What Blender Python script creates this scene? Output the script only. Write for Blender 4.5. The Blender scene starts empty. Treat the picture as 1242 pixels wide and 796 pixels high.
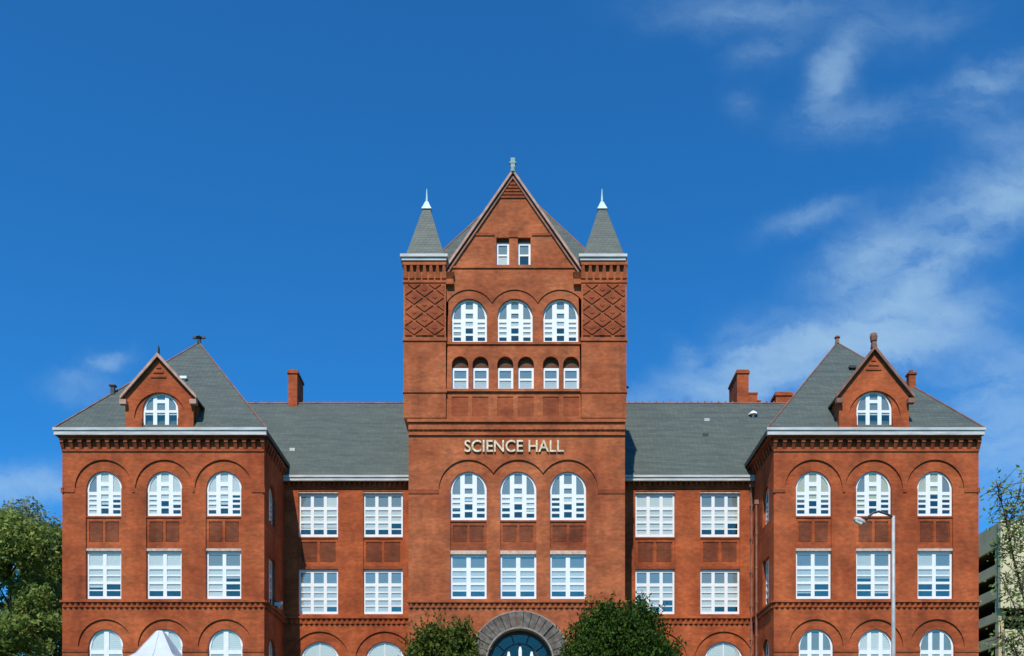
import bpy, bmesh, math, random
from mathutils import Vector, Matrix
from mathutils.geometry import tessellate_polygon

# ------------------------------------------------------------------ camera, sky, sun, exposure
scene = bpy.context.scene
R = math.radians
DIST = 57.5                       # metres from the lens to the front plane of the hall
cam_d = bpy.data.cameras.new('camera'); cam = bpy.data.objects.new('camera', cam_d)
scene.collection.objects.link(cam); scene.camera = cam
cam.location = (0, -DIST, 1.7); cam.rotation_euler = (R(90), 0, 0)
cam_d.sensor_fit = 'HORIZONTAL'; cam_d.sensor_width = 36
cam_d.lens = 1150 / 1242 * 36
cam_d.shift_x = -8 / 1242; cam_d.shift_y = 587 / 1242
cam_d.clip_end = 6000

SUN_EL, SUN_AZ = 50.0, 11.5       # elevation; degrees to the left of the view axis, behind the camera
world = bpy.data.worlds.new('World'); scene.world = world; world.use_nodes = True
sun_d = bpy.data.lights.new('sun', 'SUN'); sun_d.energy = 4.2; sun_d.angle = R(0.53); sun_d.color = (1, .94, .83)
sun = bpy.data.objects.new('sun', sun_d); scene.collection.objects.link(sun)
to_sun = Vector((-math.sin(R(SUN_AZ)) * math.cos(R(SUN_EL)), -math.cos(R(SUN_AZ)) * math.cos(R(SUN_EL)), math.sin(R(SUN_EL))))
sun.rotation_euler = to_sun.to_track_quat('Z', 'Y').to_euler(); sun.location = (-20, -60, 80)
scene.view_settings.view_transform = 'Standard'; scene.view_settings.look = 'None'
scene.view_settings.exposure = 0.15; scene.view_settings.gamma = 1.0; scene.view_settings.use_curve_mapping = False
scene.render.engine = 'CYCLES'

SKY_TINT = (0.14, 0.68, 1.12)
CLOUDS = [  # px, py of the cloud's middle, half sizes, tilt, density  (turned into directions of the sky)
 (985, 425, 105, 28, 14, .85), (1095, 405, 90, 30, 16, .75), (1060, 322, 66, 34, 25, .62), (1130, 335, 78, 20, 38, .55),
 (1222, 240, 70, 32, 32, .45), (905, 415, 30, 26, 0, .3), (832, 430, 18, 12, -40, .28), (1015, 85, 20, 50, -28, .34),
 (1045, 142, 60, 20, 0, .22), (1195, 108, 62, 24, 22, .28), (900, 12, 90, 20, 0, .2), (930, 64, 38, 18, 15, .15),
 (904, 126, 22, 15, 0, .17), (1090, 20, 90, 30, 0, .1), (985, 265, 50, 12, 12, .2), (1215, 470, 75, 50, 0, .32), (1220, 560, 90, 60, 0, .38), (1160, 250, 60, 25, 30, .2),
 (800, 480, 60, 14, 10, .22), (130, 440, 22, 9, 5, .28), (105, 470, 40, 14, 0, .2), (30, 588, 85, 22, 5, .5), (1240, 170, 60, 30, 0, .2), (900, 470, 60, 20, 10, .35)]

def build_world():
    nt = world.node_tree; N, L = nt.nodes, nt.links; N.clear()
    out = N.new('ShaderNodeOutputWorld'); bg = N.new('ShaderNodeBackground'); L.new(bg.outputs[0], out.inputs[0])
    bg.inputs[1].default_value = 0.14
    sky = N.new('ShaderNodeTexSky'); sky.sky_type = 'NISHITA'; sky.sun_disc = False
    sky.sun_elevation = R(SUN_EL); sky.sun_rotation = math.atan2(to_sun.x, to_sun.y)
    sky.air_density = 1.0; sky.dust_density = .7; sky.ozone_density = 2.5; sky.altitude = 300
    def math_(op, a, b=None, clamp=False):
        n = N.new('ShaderNodeMath'); n.operation = op; n.use_clamp = clamp
        for i, v in enumerate((a, b)):
            if v is None: continue
            if isinstance(v, (int, float)): n.inputs[i].default_value = v
            else: L.new(v, n.inputs[i])
        return n.outputs[0]
    tint = N.new('ShaderNodeMix'); tint.data_type = 'RGBA'; tint.blend_type = 'MULTIPLY'; tint.inputs[0].default_value = 1
    L.new(sky.outputs[0], tint.inputs[6]); tint.inputs[7].default_value = (*SKY_TINT, 1)
    tc = N.new('ShaderNodeTexCoord'); sp = N.new('ShaderNodeSeparateXYZ'); L.new(tc.outputs['Generated'], sp.inputs[0])
    yy = math_('MAXIMUM', sp.outputs[1], .08)
    u = math_('DIVIDE', sp.outputs[0], yy); v = math_('DIVIDE', sp.outputs[2], yy)
    cb = N.new('ShaderNodeCombineXYZ'); L.new(u, cb.inputs[0]); L.new(v, cb.inputs[1])
    nz = N.new('ShaderNodeTexNoise'); nz.inputs['Scale'].default_value = 10; nz.inputs['Detail'].default_value = 9; nz.inputs['Roughness'].default_value = .62
    L.new(cb.outputs[0], nz.inputs['Vector'])
    sub = N.new('ShaderNodeVectorMath'); sub.operation = 'SUBTRACT'; L.new(nz.outputs['Color'], sub.inputs[0]); sub.inputs[1].default_value = (.5, .5, .5)
    scl = N.new('ShaderNodeVectorMath'); scl.operation = 'SCALE'; L.new(sub.outputs[0], scl.inputs[0]); scl.inputs['Scale'].default_value = .075
    add = N.new('ShaderNodeVectorMath'); add.operation = 'ADD'; L.new(cb.outputs[0], add.inputs[0]); L.new(scl.outputs[0], add.inputs[1])
    total = None
    for (px, py, a, b, ang, st) in CLOUDS:
        m = N.new('ShaderNodeMapping'); m.vector_type = 'TEXTURE'
        m.inputs['Location'].default_value = ((px - 629) / 1150, (985 - py) / 1150, 0)
        m.inputs['Rotation'].default_value = (0, 0, R(ang)); m.inputs['Scale'].default_value = (a / 1150, b / 1150, 1)
        L.new(add.outputs[0], m.inputs['Vector'])
        ln = N.new('ShaderNodeVectorMath'); ln.operation = 'DOT_PRODUCT'; L.new(m.outputs[0], ln.inputs[0]); L.new(m.outputs[0], ln.inputs[1])
        g = math_('MULTIPLY', math_('EXPONENT', math_('MULTIPLY', ln.outputs['Value'], -.9)), st * 1.45)
        total = g if total is None else math_('ADD', total, g)
    n2 = N.new('ShaderNodeTexNoise'); n2.inputs['Scale'].default_value = 15; n2.inputs['Detail'].default_value = 10; n2.inputs['Roughness'].default_value = .62
    mp = N.new('ShaderNodeMapping'); mp.inputs['Rotation'].default_value = (0, 0, R(-30)); mp.inputs['Scale'].default_value = (.6, 1.5, 1)
    L.new(add.outputs[0], mp.inputs[0]); L.new(mp.outputs[0], n2.inputs['Vector'])
    mod = N.new('ShaderNodeMapRange'); L.new(n2.outputs['Fac'], mod.inputs[0])
    mod.inputs[1].default_value = .36; mod.inputs[2].default_value = .66; mod.inputs[3].default_value = .25; mod.inputs[4].default_value = 1.15
    front = math_('GREATER_THAN', sp.outputs[1], .1)
    fac = math_('MULTIPLY', math_('MULTIPLY', total, mod.outputs[0]), front)
    fac = math_('MULTIPLY', math_('SUBTRACT', 1, math_('EXPONENT', math_('MULTIPLY', fac, -1.7))), .82)
    mix = N.new('ShaderNodeMix'); mix.data_type = 'RGBA'; L.new(fac, mix.inputs[0]); L.new(tint.outputs[2], mix.inputs[6])
    mix.inputs[7].default_value = (2.5, 3.9, 5.3, 1)
    L.new(mix.outputs[2], bg.inputs[0])
build_world()

# ------------------------------------------------------------------ materials
def newmat(name):
    m = bpy.data.materials.new(name); m.use_nodes = True
    return m, m.node_tree.nodes, m.node_tree.links, m.node_tree.nodes['Principled BSDF']
def mottled(name, col, rough=.7, var=.18, scale=2.0, spec=.3, metal=0, stretch=(1, 1, 1), bump=0):
    m, N, L, B = newmat(name)
    tc = N.new('ShaderNodeTexCoord'); mp = N.new('ShaderNodeMapping'); mp.inputs['Scale'].default_value = stretch
    L.new(tc.outputs['Object'], mp.inputs[0])
    n = N.new('ShaderNodeTexNoise'); n.inputs['Scale'].default_value = scale; n.inputs['Detail'].default_value = 6; L.new(mp.outputs[0], n.inputs['Vector'])
    r = N.new('ShaderNodeValToRGB'); L.new(n.outputs['Fac'], r.inputs[0])
    r.color_ramp.elements[0].position = .3; r.color_ramp.elements[1].position = .7
    r.color_ramp.elements[0].color = (*[c * (1 - var) for c in col], 1); r.color_ramp.elements[1].color = (*[min(1, c * (1 + var)) for c in col], 1)
    L.new(r.outputs[0], B.inputs['Base Color']); B.inputs['Roughness'].default_value = rough
    B.inputs['Specular IOR Level'].default_value = spec; B.inputs['Metallic'].default_value = metal
    if bump:
        b = N.new('ShaderNodeBump'); b.inputs['Strength'].default_value = bump; b.inputs['Distance'].default_value = .05
        L.new(n.outputs['Fac'], b.inputs['Height']); L.new(b.outputs[0], B.inputs['Normal'])
    return m
def brick_mat(name, c1, c2, mortar, stain=.34):
    m, N, L, B = newmat(name)
    tc = N.new('ShaderNodeTexCoord'); s = N.new('ShaderNodeSeparateXYZ'); L.new(tc.outputs['Object'], s.inputs[0])
    a = N.new('ShaderNodeMath'); a.operation = 'ADD'; L.new(s.outputs[0], a.inputs[0]); L.new(s.outputs[1], a.inputs[1])
    cb = N.new('ShaderNodeCombineXYZ'); L.new(a.outputs[0], cb.inputs[0]); L.new(s.outputs[2], cb.inputs[1])
    br = N.new('ShaderNodeTexBrick'); L.new(cb.outputs[0], br.inputs['Vector'])
    br.inputs['Scale'].default_value = 1; br.inputs['Brick Width'].default_value = .23; br.inputs['Row Height'].default_value = .078
    br.inputs['Mortar Size'].default_value = .007; br.inputs['Color1'].default_value = (*c1, 1); br.inputs['Color2'].default_value = (*c2, 1)
    br.inputs['Mortar'].default_value = (*mortar, 1)
    def noise(sc, det, st, lo, hi, p0=.3, p1=.7):
        mp = N.new('ShaderNodeMapping'); mp.inputs['Scale'].default_value = st; L.new(cb.outputs[0], mp.inputs[0])
        n = N.new('ShaderNodeTexNoise'); n.inputs['Scale'].default_value = sc; n.inputs['Detail'].default_value = det; L.new(mp.outputs[0], n.inputs['Vector'])
        r = N.new('ShaderNodeValToRGB'); L.new(n.outputs['Fac'], r.inputs[0])
        r.color_ramp.elements[0].position = p0; r.color_ramp.elements[1].position = p1
        r.color_ramp.elements[0].color = lo; r.color_ramp.elements[1].color = hi
        return r.outputs[0]
    def mul(x, y):
        k = N.new('ShaderNodeMix'); k.data_type = 'RGBA'; k.blend_type = 'MULTIPLY'; k.inputs[0].default_value = 1
        L.new(x, k.inputs[6]); L.new(y, k.inputs[7]); return k.outputs[2]
    big = noise(.35, 4, (1, 1, 1), (1 - stain, 1 - stain * 1.2, 1 - stain * 1.2, 1), (1.06, 1.18, 1.25, 1))
    fine = noise(3.0, 8, (1, 1.6, 1), (.80, .78, .78, 1), (1.12, 1.14, 1.16, 1))
    streak = noise(1.2, 3, (1, .12, 1), (.86, .84, .84, 1), (1.03, 1.03, 1.03, 1), .3, .55)
    course = noise(1.0, 4, (.05, 3.5, 1), (.9, .88, .88, 1), (1.05, 1.06, 1.06, 1))
    patch = noise(.9, 9, (1, 1.3, 1), (.80, .86, .92, 1), (1.08, 1.1, 1.12, 1), .36, .6)
    soot = noise(.55, 5, (1.6, .22, 1), (.70, .73, .77, 1), (1, 1, 1, 1), .28, .42)
    c = mul(mul(mul(mul(mul(mul(br.outputs[0], big), fine), streak), course), patch), soot)
    L.new(c, B.inputs['Base Color']); B.inputs['Roughness'].default_value = .85; B.inputs['Specular IOR Level'].default_value = .2
    b = N.new('ShaderNodeBump'); b.inputs['Strength'].default_value = .35; b.inputs['Distance'].default_value = .02
    L.new(fine, b.inputs['Height']); L.new(b.outputs[0], B.inputs['Normal'])
    return m
def slate_mat(name, c1, c2):
    m, N, L, B = newmat(name)
    tc = N.new('ShaderNodeTexCoord'); s = N.new('ShaderNodeSeparateXYZ'); L.new(tc.outputs['Object'], s.inputs[0])
    a = N.new('ShaderNodeMath'); a.operation = 'ADD'; L.new(s.outputs[0], a.inputs[0]); L.new(s.outputs[1], a.inputs[1])
    cb = N.new('ShaderNodeCombineXYZ'); L.new(a.outputs[0], cb.inputs[0]); L.new(s.outputs[2], cb.inputs[1])
    br = N.new('ShaderNodeTexBrick'); L.new(cb.outputs[0], br.inputs['Vector'])
    br.inputs['Scale'].default_value = 1; br.inputs['Brick Width'].default_value = .3; br.inputs['Row Height'].default_value = .17
    br.inputs['Mortar Size'].default_value = .012; br.inputs['Color1'].default_value = (*c1, 1); br.inputs['Color2'].default_value = (*c2, 1)
    br.inputs['Mortar'].default_value = (*[c * .55 for c in c1], 1)
    mp = N.new('ShaderNodeMapping'); mp.inputs['Scale'].default_value = (.35, 3.2, 1); L.new(cb.outputs[0], mp.inputs[0])
    n = N.new('ShaderNodeTexNoise'); n.inputs['Scale'].default_value = 1.1; n.inputs['Detail'].default_value = 6; L.new(mp.outputs[0], n.inputs['Vector'])
    r = N.new('ShaderNodeValToRGB'); L.new(n.outputs['Fac'], r.inputs[0]); r.color_ramp.elements[0].position = .3; r.color_ramp.elements[1].position = .72
    r.color_ramp.elements[0].color = (.76, .77, .80, 1); r.color_ramp.elements[1].color = (1.22, 1.2, 1.14, 1)
    k = N.new('ShaderNodeMix'); k.data_type = 'RGBA'; k.blend_type = 'MULTIPLY'; k.inputs[0].default_value = 1
    L.new(br.outputs[0], k.inputs[6]); L.new(r.outputs[0], k.inputs[7]); L.new(k.outputs[2], B.inputs['Base Color'])
    B.inputs['Roughness'].default_value = .6; B.inputs['Specular IOR Level'].default_value = .35
    b = N.new('ShaderNodeBump'); b.inputs['Strength'].default_value = .3; b.inputs['Distance'].default_value = .02
    L.new(br.outputs['Fac'], b.inputs['Height']); b.invert = True; L.new(b.outputs[0], B.inputs['Normal'])
    return m
def glass_mat(name, tint, refl):
    m, N, L, B = newmat(name); N.remove(B); out = N['Material Output']
    g = N.new('ShaderNodeBsdfGlossy'); g.inputs['Roughness'].default_value = .03; g.inputs['Color'].default_value = (*tint, 1)
    t = N.new('ShaderNodeBsdfTransparent'); t.inputs[0].default_value = (.93, .95, .94, 1)
    tc = N.new('ShaderNodeTexCoord'); n = N.new('ShaderNodeTexNoise'); n.inputs['Scale'].default_value = 1.6; L.new(tc.outputs['Object'], n.inputs['Vector'])
    b = N.new('ShaderNodeBump'); b.inputs['Strength'].default_value = .25; b.inputs['Distance'].default_value = .05
    L.new(n.outputs['Fac'], b.inputs['Height']); L.new(b.outputs[0], g.inputs['Normal'])
    mx = N.new('ShaderNodeMixShader'); mx.inputs[0].default_value = refl
    L.new(t.outputs[0], mx.inputs[1]); L.new(g.outputs[0], mx.inputs[2]); L.new(mx.outputs[0], out.inputs[0])
    return m
def blind_mat(name, c):
    m, N, L, B = newmat(name)
    tc = N.new('ShaderNodeTexCoord'); w = N.new('ShaderNodeTexWave'); w.bands_direction = 'Z'; w.inputs['Scale'].default_value = 2.6
    L.new(tc.outputs['Object'], w.inputs['Vector'])
    r = N.new('ShaderNodeValToRGB'); L.new(w.outputs['Fac'], r.inputs[0]); r.color_ramp.elements[0].position = .05; r.color_ramp.elements[1].position = .3
    r.color_ramp.elements[0].color = (*[x * .84 for x in c], 1); r.color_ramp.elements[1].color = (*c, 1)
    L.new(r.outputs[0], B.inputs['Base Color']); B.inputs['Roughness'].default_value = .7
    return m
def leaf_mat(name, c1, c2, trans=.25):
    m, N, L, B = newmat(name); out = N['Material Output']
    ge = N.new('ShaderNodeNewGeometry')
    r = N.new('ShaderNodeValToRGB'); L.new(ge.outputs['Random Per Island'], r.inputs[0])
    r.color_ramp.elements[0].color = (*c1, 1); r.color_ramp.elements[1].color = (*c2, 1)
    L.new(r.outputs[0], B.inputs['Base Color']); B.inputs['Roughness'].default_value = .75; B.inputs['Specular IOR Level'].default_value = .12
    t = N.new('ShaderNodeBsdfTranslucent'); L.new(r.outputs[0], t.inputs[0])
    mx = N.new('ShaderNodeMixShader'); mx.inputs[0].default_value = trans
    L.new(B.outputs[0], mx.inputs[1]); L.new(t.outputs[0], mx.inputs[2]); L.new(mx.outputs[0], out.inputs[0])
    return m

M = dict(
 brick=brick_mat('red_brick', (.52, .103, .027), (.42, .083, .022), (.39, .105, .044)),
 brick_tower=brick_mat('orange_red_brick', (.54, .132, .042), (.44, .106, .033), (.42, .132, .058)),
 terracotta=brick_mat('moulded_terracotta', (.42, .096, .032), (.35, .075, .025), (.30, .075, .028)),
 tympanum=brick_mat('weathered_brick', (.21, .075, .035), (.17, .06, .03), (.17, .07, .04)),  # darker brick tone for the small arch heads and gable window lintels
 ridge=mottled('ridge_tile', (.25, .12, .085), .8, .3, 2),
 coping=mottled('pinkish_coping', (.46, .27, .20), .8, .25, 3),
 slate=slate_mat('green_grey_slate', (.092, .112, .098), (.072, .090, .081)),
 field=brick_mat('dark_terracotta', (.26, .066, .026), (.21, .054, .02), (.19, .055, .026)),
 white=mottled('white_paint', (.80, .80, .79), .45, .05, 3),
 gutter=mottled('grey_white_gutter', (.50, .49, .47), .5, .22, 1.6, .3, stretch=(.6, 1, 4)),
 side_gutter=mottled('tarnished_gutter', (.06, .07, .065), .5, .2, 2),
 dark_metal=mottled('dark_metal', (.05, .05, .05), .5, .2, 4),
 stone=mottled('lintel_stone', (.55, .40, .32), .8, .25, 5),
 arch_stone=mottled('grey_brown_sandstone', (.145, .12, .10), .9, .4, 3.5, .2, bump=.8),
 trim_stone=mottled('dulled_stone_trim', (.27, .23, .19), .85, .35, 4),
 pale_stone=mottled('pale_stone', (.42, .36, .30), .8, .2, 4),
 copper=mottled('pale_weathered_copper', (.50, .66, .66), .5, .15, 4),
 dim_copper=mottled('green_weathered_copper', (.22, .33, .32), .55, .15, 4),
 letter=mottled('cream_lettering', (.66, .55, .37), .6, .4, 5),
 glass=glass_mat('window_glass', (1, .86, .68), .12),
 glass_sky=glass_mat('skyward_window_glass', (1, .87, .70), .19),
 blind=blind_mat('white_blind', (.86, .85, .81)),
 cream_blind=blind_mat('cream_blind', (.72, .66, .44)),  # cream of the panes' reflections, painted into the blinds
 curtain=blind_mat('grey_curtain', (.27, .29, .29)),
 room=mottled('room_plaster', (.07, .065, .06), .9, .5, .8),  # gloom of the rooms put into the colour of the backing behind windows
 doorglass=glass_mat('teal_door_glass', (.9, 1, .85), .05),
 curtain_teal=mottled('teal_hall_screen', (.12, .30, .33), .7, .3, .8),
 tent=mottled('white_tent_fabric', (.50, .53, .57), .6, .08, 2),
 lamp=mottled('grey_lamp_paint', (.42, .40, .38), .45, .25, 3, .5),
 lens=mottled('frosted_lamp_lens', (.7, .68, .6), .3, .1, 3, .5),
 bark=mottled('tree_bark', (.09, .065, .045), .95, .4, 6, .1, stretch=(1, 1, .25), bump=.6),
 concrete=mottled('cream_concrete', (.62, .53, .33), .85, .12, .6, .2),
 concrete_grey=mottled('grey_concrete', (.52, .40, .23), .85, .15, .5, .2),
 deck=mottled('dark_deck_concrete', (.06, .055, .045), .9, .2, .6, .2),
 grass=mottled('lawn_grass', (.05, .085, .025), .95, .35, .8, .1),
 paving=mottled('paving', (.28, .26, .23), .9, .15, 1.2, .2),
 leaf_a=leaf_mat('yellow_green_leaves', (.13, .20, .04), (.35, .40, .11), .45),
 leaf_b=leaf_mat('mid_green_leaves', (.09, .15, .03), (.27, .33, .09), .45),
 leaf_c=leaf_mat('pale_green_leaves', (.13, .18, .12), (.36, .42, .30), .35),
 yew=leaf_mat('dark_evergreen_leaves', (.010, .030, .004), (.065, .11, .012), .15),
 yew2=leaf_mat('bright_evergreen_leaves', (.02, .045, .007), (.13, .15, .024), .2),
 sap=leaf_mat('fresh_green_leaves', (.16, .26, .05), (.38, .46, .13), .45),
)

# ------------------------------------------------------------------ mesh helpers
IDENT = Matrix.Identity(4)
class MB:
    def __init__(s, mat=IDENT): s.bm = bmesh.new(); s.M = mat
    def v(s, x, y, z): return s.bm.verts.new(s.M @ Vector((x, y, z)))
    def box(s, x0, x1, y0, y1, z0, z1):
        p = [s.v(x, y, z) for z in (z0, z1) for y in (y0, y1) for x in (x0, x1)]
        for f in ((0, 2, 3, 1), (4, 5, 7, 6), (0, 1, 5, 4), (2, 6, 7, 3), (0, 4, 6, 2), (1, 3, 7, 5)): s.bm.faces.new([p[i] for i in f])
    def hull(s, bottom, top):                      # frustum from two equal rings of points
        a = [s.v(*p) for p in bottom]; b = [s.v(*p) for p in top]; n = len(a)
        s.bm.faces.new(a[::-1]); s.bm.faces.new(b)
        for i in range(n): s.bm.faces.new((a[i], a[(i + 1) % n], b[(i + 1) % n], b[i]))
    def cone(s, ring, tip):
        a = [s.v(*p) for p in ring]; t = s.v(*tip); n = len(a); s.bm.faces.new(a[::-1])
        for i in range(n): s.bm.faces.new((a[i], a[(i + 1) % n], t))
    def poly(s, loops, y0, y1):                    # outline with holes in (x, z), thickness from y0 to y1
        tris = tessellate_polygon([[Vector((x, z, 0)) for x, z in l] for l in loops])
        flat = [p for l in loops for p in l]
        f = [s.v(x, y0, z) for x, z in flat]; b = [s.v(x, y1, z) for x, z in flat]
        for t in tris:
            try: s.bm.faces.new([f[i] for i in t]); s.bm.faces.new([b[i] for i in reversed(t)])
            except ValueError: pass
        o = 0
        for l in loops:
            n = len(l)
            for i in range(n):
                j = (i + 1) % n
                s.bm.faces.new((f[o + i], f[o + j], b[o + j], b[o + i]))
            o += n
    def tube(s, pts, rads, seg=8):
        prev = None
        for i, p in enumerate(pts):
            p = Vector(p); d = (Vector(pts[min(i + 1, len(pts) - 1)]) - Vector(pts[max(i - 1, 0)])).normalized()
            a = d.orthogonal().normalized() if abs(d.z) > .95 else d.cross(Vector((0, 0, 1))).normalized(); b = d.cross(a)
            if abs(d.z) > .95: a = Vector((1, 0, 0)); b = Vector((0, 1, 0)) if d.z > 0 else Vector((0, -1, 0))
            ring = [s.v(*(p + (a * math.cos(t) + b * math.sin(t)) * rads[i])) for t in [2 * math.pi * k / seg for k in range(seg)]]
            if prev:
                for k in range(seg): s.bm.faces.new((prev[k], prev[(k + 1) % seg], ring[(k + 1) % seg], ring[k]))
            else: s.bm.faces.new(ring[::-1])
            prev = ring
        s.bm.faces.new(prev)
    def build(s, name, mat, parent=None, loc=None, smooth=False, normals=True):
        if normals: bmesh.ops.recalc_face_normals(s.bm, faces=s.bm.faces)
        me = bpy.data.meshes.new(name); s.bm.to_mesh(me); s.bm.free()
        me.materials.append(mat)
        if smooth: me.polygons.foreach_set('use_smooth', [True] * len(me.polygons))
        o = bpy.data.objects.new(name, me); scene.collection.objects.link(o)
        if parent: o.parent = parent
        if loc is not None: o.location = loc
        return o
def tag(o, label=None, cat=None, group=None, kind=None):
    for k, v in (('label', label), ('category', cat), ('group', group), ('kind', kind)):
        if v: o[k] = v
    return o
def empty(name, loc):
    o = bpy.data.objects.new(name, None); o.location = loc; scene.collection.objects.link(o); return o
def rotz(deg, loc=(0, 0, 0)): return Matrix.Translation(loc) @ Matrix.Rotation(R(deg), 4, 'Z')

def K(y): return 1150 / (DIST + y)                 # photograph pixels per metre at depth y
def X(px, y=0): return (px - 629) / K(y)
def Z(py, y=0): return (985 - py) / K(y) + 1.7
def P(n): return n / 20.0                          # a length on the front plane

def arc(cx, cz, r, a0, a1, n=20):
    return [(cx + r * math.cos(R(a0 + (a1 - a0) * i / n)), cz + r * math.sin(R(a0 + (a1 - a0) * i / n))) for i in range(n + 1)]
def rect(x0, x1, z0, z1): return [(x0, z0), (x1, z0), (x1, z1), (x0, z1)]
def arch_outline(cx, w, z0, zs): return [(cx - w / 2, z0), (cx + w / 2, z0)] + arc(cx, zs, w / 2, 0, 180)
def order_outline(cx, w, r, z0, zs):               # wide outer arch that narrows to the window jambs below its springing
    return [(cx - w / 2, z0), (cx + w / 2, z0), (cx + w / 2, zs)] + arc(cx, zs, r, 0, 180) + [(cx - w / 2, zs)]

# ------------------------------------------------------------------ terrain
def ground_z(y):
    t = max(0, min(1, (y + 52) / 42)); return 6.9 * t * t * (3 - 2 * t)
def sheet(name, x0, x1, ys, nx, dz, mat):
    m = MB(); rows = [[m.v(x0 + (x1 - x0) * i / nx, y, ground_z(y) + dz) for i in range(nx + 1)] for y in ys]
    for a, b in zip(rows, rows[1:]):
        for i in range(nx): m.bm.faces.new((a[i], a[i + 1], b[i + 1], b[i]))
    return m.build(name, mat)
ys = [-1500, -300, -80] + [-60 + 1.5 * i for i in range(40)] + [20, 60, 200, 800, 2500]
tag(sheet('ground', -2500, 2500, ys, 8, 0, M['grass']), kind='structure')
tag(sheet('path', -2.2, 2.2, [-56 + 1.5 * i for i in range(36)] + [-.6], 2, .03, M['paving']), kind='structure')

# ------------------------------------------------------------------ the hall
hall = empty('brick_hall', (0, 0, 0))
tag(hall, 'wide red brick Victorian hall with gabled central tower, two end pavilions and SCIENCE HALL lettering', 'building')
WALL_BACK = .5
BASE = 6.4
rng = random.Random(7)

def make_window(mat, cx, z0, w, h, arched, cols, spec, y=.2, fw=.12, mw=.27, blind='blind', glass='glass', drops=None, topblind=.4):
    """frame with its lights cut out, a pane and the blinds behind it; spec = light rows in px from the sill, per column"""
    u = .05
    ri = w / 2 - fw; zs = h - w / 2
    out = ([(-w / 2 - .01, -.01), (w / 2 + .01, -.01)] + arc(0, zs, w / 2 + .01, 0, 180, 24)) if arched else rect(-w / 2 - .01, w / 2 + .01, -.01, h + .01)
    cwid = (w - 2 * fw - (cols - 1) * mw) / cols
    holes, colx = [], []
    def top(x): return zs + math.sqrt(max(0, ri * ri - x * x)) if arched else h - fw
    for c in range(cols):
        x0 = -w / 2 + fw + c * (cwid + mw); x1 = x0 + cwid; colx.append((x0, x1))
        for (a, b) in spec[c]:
            a *= u; b *= u
            pts = []
            for i in range(9):
                x = x0 + (x1 - x0) * i / 8; t = min(b, top(x))
                if t > a + .02: pts.append((x, t))
            if len(pts) < 2: continue
            holes.append([(pts[0][0], a), (pts[-1][0], a)] + pts[::-1])
    T = mat @ Matrix.Translation((cx, y, z0))
    def place(mb, name, m, par):
        o = mb.build(name, m, par); return o
    m = MB(); m.poly([out] + holes, 0, .05)
    win = m.build('window', M['white'], hall); win.matrix_local = T
    m = MB()
    m.box(-w / 2 - .04, w / 2 + .04, -.16, .02, -.1, -.012)
    g = MB(); ins = .02
    gl = ([(-w / 2 + ins, ins), (w / 2 - ins, ins)] + arc(0, zs, w / 2 - ins, 0, 180, 24)) if arched else rect(-w / 2 + ins, w / 2 - ins, ins, h - ins)
    g.poly([gl], .030, .035); g.build('pane', M[glass], win)
    m.build('sill', M['brick'], win)
    tr = [r for r in spec[0]][-1][0] * u - .1                        # transom height
    b = MB(); any_b = False; g2 = MB(); any_g = False
    for c, (x0, x1) in enumerate(colx):
        d = drops[c % len(drops)] if drops else rng.choice([3, 8, 11, 15, 19, 20, 21, 26, 30])
        if d is not None:
            b.box(x0 - .07, x1 + .07, .052, .062, d * u, tr + .05); any_b = True
        if topblind > -1:
            white = rng.random() < topblind; q = b if white else g2
            pts = [(x0 - .05 + (x1 - x0 + .1) * i / 8) for i in range(9)]
            lo = tr + .055
            tp = [(x, top(min(max(x, -ri), ri)) + .0) for x in pts]
            tp = [(x, max(t, lo + .02)) for x, t in tp]
            q.poly([[(pts[0], lo), (pts[-1], lo)] + tp[::-1]], .052, .062)
            if white: any_b = True
            else: any_g = True
    if any_g: g2.build('curtain', M['curtain'], win)  # grey sheet added behind the top lights to mute the blue glass reflection
    else: g2.bm.free()
    if any_b: b.build('blind', M[blind], win)
    else: b.bm.free()
    return win

ARCH_SIDE = [(3.5, 8), (10.5, 14.5), (17, 20.5), (23, 26), (30, 60)]
ARCH_MID = [(3.5, 10), (12.5, 19), (21.5, 27), (31, 37), (42, 60)]
ARCH = [ARCH_SIDE, ARCH_MID, ARCH_SIDE]
RECT = [(4, 10.5), (12, 18.8), (21.8, 28.4), (30, 36.8), (41, 55)]

def panel(mat, x0, x1, z0, z1, pz0, pz1, n=2, material='brick', y0=.1, cut=.065):
    m = MB(mat); gap = .17; w = (x1 - x0 - gap * (n + 1)) / n
    holes = [rect(x0 + gap + i * (w + gap), x0 + gap + i * (w + gap) + w, pz0, pz1) for i in range(n)]
    m.poly([rect(x0, x1, z0, z1)] + holes, y0, y0 + cut); m.box(x0, x1, y0 + cut + .002, y0 + cut + .08, z0, z1)
    pn = m.build('panel', M[material], hall)
    m = MB(mat)
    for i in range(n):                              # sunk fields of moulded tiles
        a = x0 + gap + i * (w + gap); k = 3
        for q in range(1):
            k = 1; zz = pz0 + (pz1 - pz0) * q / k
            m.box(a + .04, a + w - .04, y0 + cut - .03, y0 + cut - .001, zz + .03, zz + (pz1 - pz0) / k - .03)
    m.build('panel_field', M['field'], pn)

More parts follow.
